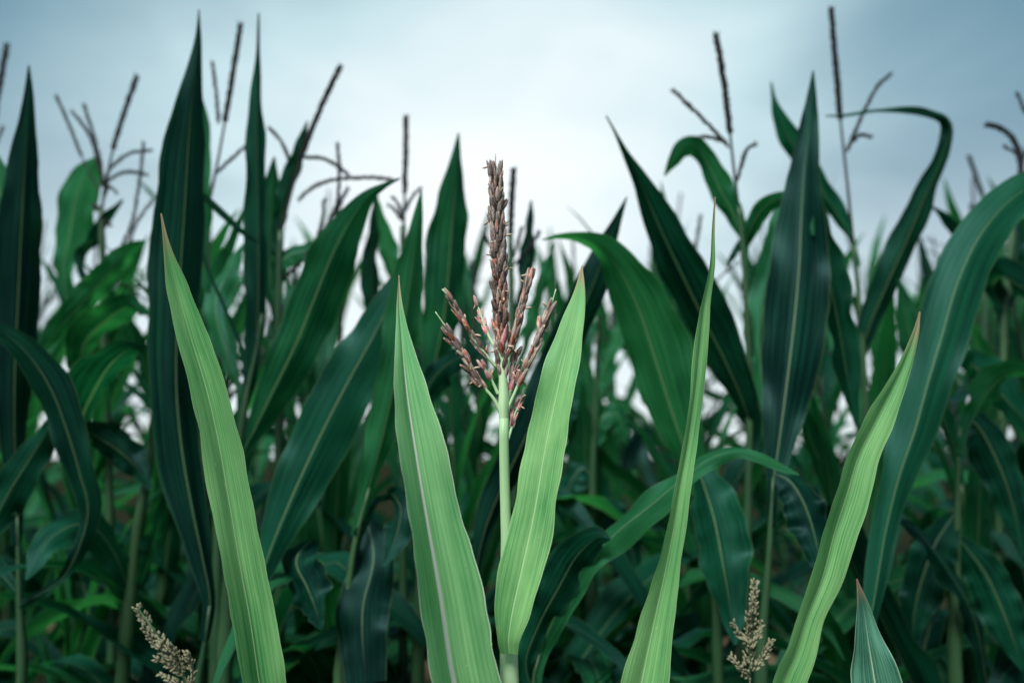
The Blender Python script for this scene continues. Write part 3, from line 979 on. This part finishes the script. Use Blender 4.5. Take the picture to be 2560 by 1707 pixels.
traced_plant('dark corn plant with drooping blades between the brown-tipped blade and right edge', 1.18, [(2205, 980), (2200, 1150), (2195, 1568)],
             leaves=[([(2352, 1280, 6), (2320, 1150, 70), (2275, 1040, 90), (2230, 970, 60), (2206, 1000, 24)], dict(rot=-20, attach=None)),
                     ([(2065, 640, 4), (2080, 720, 40), (2110, 820, 60), (2150, 920, 50), (2195, 1030, 20)], dict(rot=-20, mat=FZ)),
                     ([(2380, 860, 8), (2320, 850, 50), (2265, 890, 60), (2220, 980, 30)], dict(rot=45, mat=FZ)),
                     ([(2060, 1190, 8), (2110, 1230, 26), (2170, 1310, 34), (2230, 1420, 30), (2260, 1568, 20)], dict(rot=50, attach=None, d1=1.05)),
                     ([(2090, 1500, 6), (2110, 1380, 80), (2150, 1260, 90), (2195, 1180, 30)], dict(rot=20, attach=None)),
                     ([(2350, 1540, 6), (2310, 1430, 90), (2260, 1320, 90), (2203, 1240, 30)], dict(rot=-15, attach=None))],
             seed=62, lower=7)
traced_plant('corn plant with a broad arching leaf right of the front tassel, its tip pointing left', 1.1, [(1612, 1130), (1632, 1280), (1645, 1420), (1650, 1568)],
             leaves=[([(1245, 550, 3), (1285, 542, 12), (1335, 545, 26), (1385, 568, 52), (1432, 622, 92), (1478, 710, 130), (1515, 820, 144), (1548, 930, 124), (1578, 1030, 80), (1604, 1120, 36)], dict(rots=(-16, -40), fold=26, mat=FZ, n=70, d1=1.0)),
                     ([(1690, 1480, 8), (1682, 1400, 60), (1668, 1290, 112), (1648, 1180, 116), (1615, 1090, 60), (1600, 1060, 24)], dict(rot=30, fold=22, d0=1.08, d1=.98, attach=None))],
             seed=44, lower=6)
traced_plant('corn plant with a slim curling leaf crossing behind the twisted front blade', .92, [(1240, 1500), (1225, 1568)],
             leaves=[([(1835, 1090, 4), (1795, 1075, 16), (1740, 1050, 22), (1690, 1038, 26), (1630, 1058, 38), (1570, 1105, 52), (1500, 1165, 60), (1420, 1230, 60), (1345, 1310, 56), (1280, 1420, 44), (1245, 1500, 26)], dict(rot=-30, fold=34, d1=.85, n=64, mat=FZ)),
                     ([(1402, 1238, 5), (1372, 1232, 50), (1325, 1270, 86), (1280, 1345, 88), (1235, 1430, 66), (1205, 1520, 40), (1225, 1600, 20)], dict(rot=20, fold=24, d1=.88, attach=None))],
             seed=45, lower=4, zmax=.9)
traced_plant('tasselled corn plant with a long leaf slanting down to its pale culm, right of centre', 1.2, [(1697, 470), (1706, 560), (1713, 660), (1718, 780), (1722, 900), (1721, 1000), (1717, 1200), (1710, 1568)],
             leaves=[([(1392, 266, 3), (1418, 312, 8), (1445, 365, 20), (1485, 445, 52), (1530, 540, 84), (1580, 640, 106), (1630, 740, 104), (1675, 830, 84), (1712, 920, 56), (1732, 1000, 30)], dict(rot=-22, fold=30, n=60, d1=1.05)),
                     ([(1526, 404, 4), (1545, 372, 26), (1568, 342, 36), (1600, 335, 44), (1630, 380, 50), (1660, 440, 52), (1690, 500, 42), (1711, 555, 16)], dict(rots=(-10, -35), fold=26, mat=FZ)),
                     ([(1868, 540, 4), (1850, 490, 34), (1825, 462, 34), (1795, 456, 34), (1758, 474, 40), (1730, 515, 40), (1712, 565, 18)], dict(rots=(-20, 30), fold=26, mat=FZ, d1=1.05)),
                     ([(1668, 612, 4), (1682, 590, 14), (1700, 560, 16), (1712, 545, 10)], dict(attach=None)),
                     ([(1770, 560, 6), (1755, 620, 50), (1735, 690, 56), (1722, 760, 26)], dict(rot=20, mat=FZ, d1=1.3))],
             tassel=[([(1644, 78), (1660, 170), (1674, 280), (1685, 380), (1697, 480)], dict(bare=.42)), [(1544, 206), (1590, 250), (1640, 300), (1675, 340)], [(1738, 330), (1715, 345), (1700, 390), (1692, 420)], [(1590, 320), (1625, 315), (1670, 328)]],
             seed=46, lower=6, r=(.013, .0035))
traced_plant('dark corn plant with the widest upright leaf, pale midrib facing front, right of centre', 1.0, [(1776, 1095), (1768, 1250), (1748, 1568)],
             leaves=[([(1868, 162, 3), (1864, 230, 26), (1856, 310, 48), (1846, 400, 70), (1840, 500, 108), (1836, 600, 132), (1828, 710, 142), (1815, 830, 128), (1800, 950, 92), (1786, 1050, 56), (1777, 1110, 30)], dict(rots=(-8, 8), fold=26, n=70, d1=1.1, ruffle=.006)),
                     ([(1835, 380, 6), (1806, 490, 54), (1776, 600, 66), (1750, 700, 50), (1742, 800, 24), (1766, 1000, 12)], dict(rot=25, mat=FZ, d0=1.1, d1=1.2, attach=None)),
                     ([(1968, 980, 8), (1950, 860, 50), (1928, 720, 64), (1900, 590, 64), (1868, 480, 40), (1846, 420, 16)], dict(rot=35, attach=None, d0=1.12, d1=1.1)),
                     ([(1890, 1330, 6), (1872, 1250, 70), (1845, 1170, 92), (1812, 1110, 62), (1780, 1090, 26)], dict(rot=-24, d1=.95, attach=None))],
             seed=47, lower=6)
traced_plant('corn plant with the tallest tassel and a blade bent sharply over at right', 1.3, [(1961, 560), (1968, 640), (1977, 730), (1985, 850), (1990, 1000), (1992, 1568)],
             leaves=[([(1771, 188, 3), (1776, 225, 12), (1790, 268, 30), (1820, 325, 50), (1855, 380, 48), (1895, 445, 42), (1935, 505, 34), (1957, 550, 14)], dict(rots=(-10, -25), fold=24)),
                     ([(1896, 266, 3), (1950, 264, 8), (2010, 256, 11), (2070, 254, 12), (2130, 262, 14), (2170, 272, 18), (2180, 298, 26), (2160, 360, 36), (2120, 450, 48), (2075, 555, 58), (2030, 655, 62), (1992, 750, 44), (1978, 820, 20)], dict(rots=(18, 50), fold=26, n=80, d1=1.2))],
             tassel=[([(1909, 20), (1918, 130), (1930, 270), (1944, 400), (1961, 570)], dict(bare=.52)), [(2048, 168), (2015, 200), (1985, 255), (1965, 300), (1945, 350)], [(2003, 316), (1975, 310), (1955, 330)]],
             seed=48, lower=7, r=(.013, .0032))
traced_plant('dark corn plant whose broad leaf sweeps up and over the right edge of the view', .97, [(1988, 1470), (1980, 1568)],
             leaves=[([(2520, 560, 20), (2440, 450, 70), (2370, 432, 84), (2300, 480, 96), (2240, 560, 108), (2195, 660, 116), (2162, 770, 114), (2128, 880, 104), (2098, 985, 100), (2062, 1090, 74), (2030, 1220, 56), (2008, 1350, 44), (1990, 1460, 28)], dict(rots=(22, -14), fold=28, n=80, d1=1.05, mat='leaf'))],
             seed=49, lower=6)
traced_plant('corn plant at the right edge with pale blue-green drooping leaves and a dark tassel', 1.4, [(2330, 480), (2310, 700), (2300, 1000), (2295, 1568)],
             leaves=[([(2136, 470, 4), (2175, 505, 20), (2220, 555, 34), (2260, 610, 50), (2300, 700, 30)], dict(rot=-30)),
                     ([(2470, 760, 8), (2400, 690, 50), (2350, 650, 66), (2300, 625, 60), (2275, 660, 30)], dict(rot=42, d1=1.2)),
                     ([(2400, 1020, 10), (2330, 930, 66), (2270, 860, 80), (2230, 830, 50), (2280, 900, 20)], dict(rot=30, d1=1.2, attach=None)),
                     ([(2340, 480, 5), (2335, 560, 30), (2325, 640, 34), (2312, 720, 16)], dict(rot=20))],
             tassel=[([(2265, 286), (2300, 296), (2330, 325), (2345, 380), (2332, 490)], dict(rad=.003)), [(2335, 212), (2352, 250), (2370, 290), (2345, 380)], [(2305, 335), (2335, 355), (2345, 390)]],
             seed=50, lower=7)
traced_plant('corn plant with a lone faint spike rising over the sweeping right leaf', 1.9, [(2258, 450), (2262, 700), (2265, 1568)],
             tassel=[([(2225, 358), (2240, 400), (2258, 455)], dict(rad=.003))],
             leaves=[([(2110, 540, 4), (2125, 600, 22), (2145, 690, 30), (2200, 820, 20)], dict(rot=30))], seed=51, lower=8)
traced_plant('corn plant whose tassel tip just enters at the upper left corner', 1.5, [(-20, 320), (-30, 600), (-40, 1568)],
             tassel=[([(16, 102), (4, 170), (-10, 250), (-20, 330)], dict(rad=.0035)), [(8, 290), (-5, 320), (-18, 360)]], seed=52, lower=8)

# ------------------------------------------------------------------ weeds in front of the row
def weed(label, d, main, sides, seed, r=.0012, seed_size=.0050):
    rs = random.Random(seed)
    top = [at(x, y, d) for x, y in main]
    foot = Vector((top[-1].x + .02, d + .02, -.01))
    root = thing('barnyard_grass', label, 'grass plant', (foot.x, foot.y, 0.0))
    pts = [foot, Vector((top[-1].x + .015, d + .01, .6)), top[-1], top[len(top) // 2], top[0]]
    mb = Mesh()
    sm = [Vector(q) for q in catmull([tuple(p) for p in pts], 40)]
    mb.tube(sm, [.0022 - .0014 * i / 40 for i in range(41)], 6)
    adopt(mb.build('stem', M['stalk']), root)
    sb = Mesh()
    for j, line in enumerate([main[:-1]] + sides):
        q = [at(x, y, d + rs.uniform(-.006, .006)) for x, y in reversed(line)]
        L = sum((q[i + 1] - q[i]).length for i in range(len(q) - 1))
        n = max(6, int(L / .0022))
        ssm = [Vector(k) for k in catmull([tuple(p) for p in q], n)]
        sb.tube(ssm, [.0008] * (n + 1), 4)
        for i in range(n + 1):
            t = i / n
            if j == 0 and t < .25:
                continue
            T = (ssm[min(i + 1, n)] - ssm[max(i - 1, 0)]).normalized()
            O = T.orthogonal().normalized()
            for c in range(4 if j == 0 else 3):
                o_ = Matrix.Rotation(rs.uniform(0, 6.28), 3, T) @ O
                spread = rs.uniform(.0012, .0062 if j == 0 else .0026) * (1.1 - .6 * t)
                sb.spindle(ssm[i] + o_ * spread, (T + o_ * rs.uniform(.2, .9)).normalized(), seed_size * rs.uniform(.7, 1.2), seed_size * .26, 5)
    h = sb.build('seed_head', M['seed'])
    h['kind'] = 'stuff'
    adopt(h, root)
    for i in range(4):
        o = put_leaf(root, rs.uniform(.4, .85), rs.uniform(0, 6.28), 'arch', rs, .32)
    return root


weed('leaning pale seed head of a weed grass at the lower left', .80, [(316, 1396), (345, 1440), (385, 1490), (420, 1545), (440, 1600), (450, 1700)],
     [[(330, 1440), (360, 1480), (400, 1520)], [(395, 1485), (412, 1510), (420, 1545)], [(360, 1515), (395, 1530), (425, 1550)], [(430, 1500), (440, 1530), (436, 1580)], [(370, 1548), (400, 1565), (440, 1590)]], 71)
weed('upright pale seed head of a weed grass at the lower right', .80, [(1735, 1338), (1728, 1400), (1722, 1460), (1722, 1540), (1724, 1600), (1728, 1720)],
     [[(1684, 1432), (1700, 1460), (1722, 1480)], [(1680, 1510), (1698, 1530), (1722, 1556)], [(1772, 1472), (1755, 1505), (1728, 1540)], [(1748, 1430), (1738, 1460), (1724, 1490)]], 72)

# ------------------------------------------------------------------ the rows behind
FIELD = 'blurred corn plant standing in the dense rows behind the front plants'
GROUP = 'corn plants in the rows behind'
frs = random.Random(99)
rows = [1.40, 1.62, 2.05, 2.6, 3.2, 3.9, 4.6]
k_ = 0
for ri, yy in enumerate(rows):
    half = .68 * yy + .5
    hs_ = (.70, .80, .88, .95, 1.02, 1.07, 1.1)[ri]
    x = -half + frs.uniform(0, .15)
    while x < half:
        field_plant(x, yy + frs.uniform(-.08, .08), 1000 + k_, FIELD, GROUP, frs.uniform(.93, 1.06) * hs_)
        k_ += 1
        x += frs.uniform(.20, .32) * (.85 if ri == 0 else 1.5 if ri < 3 else 2.3)
print('field plants', k_, 'objects', len(bpy.data.objects))
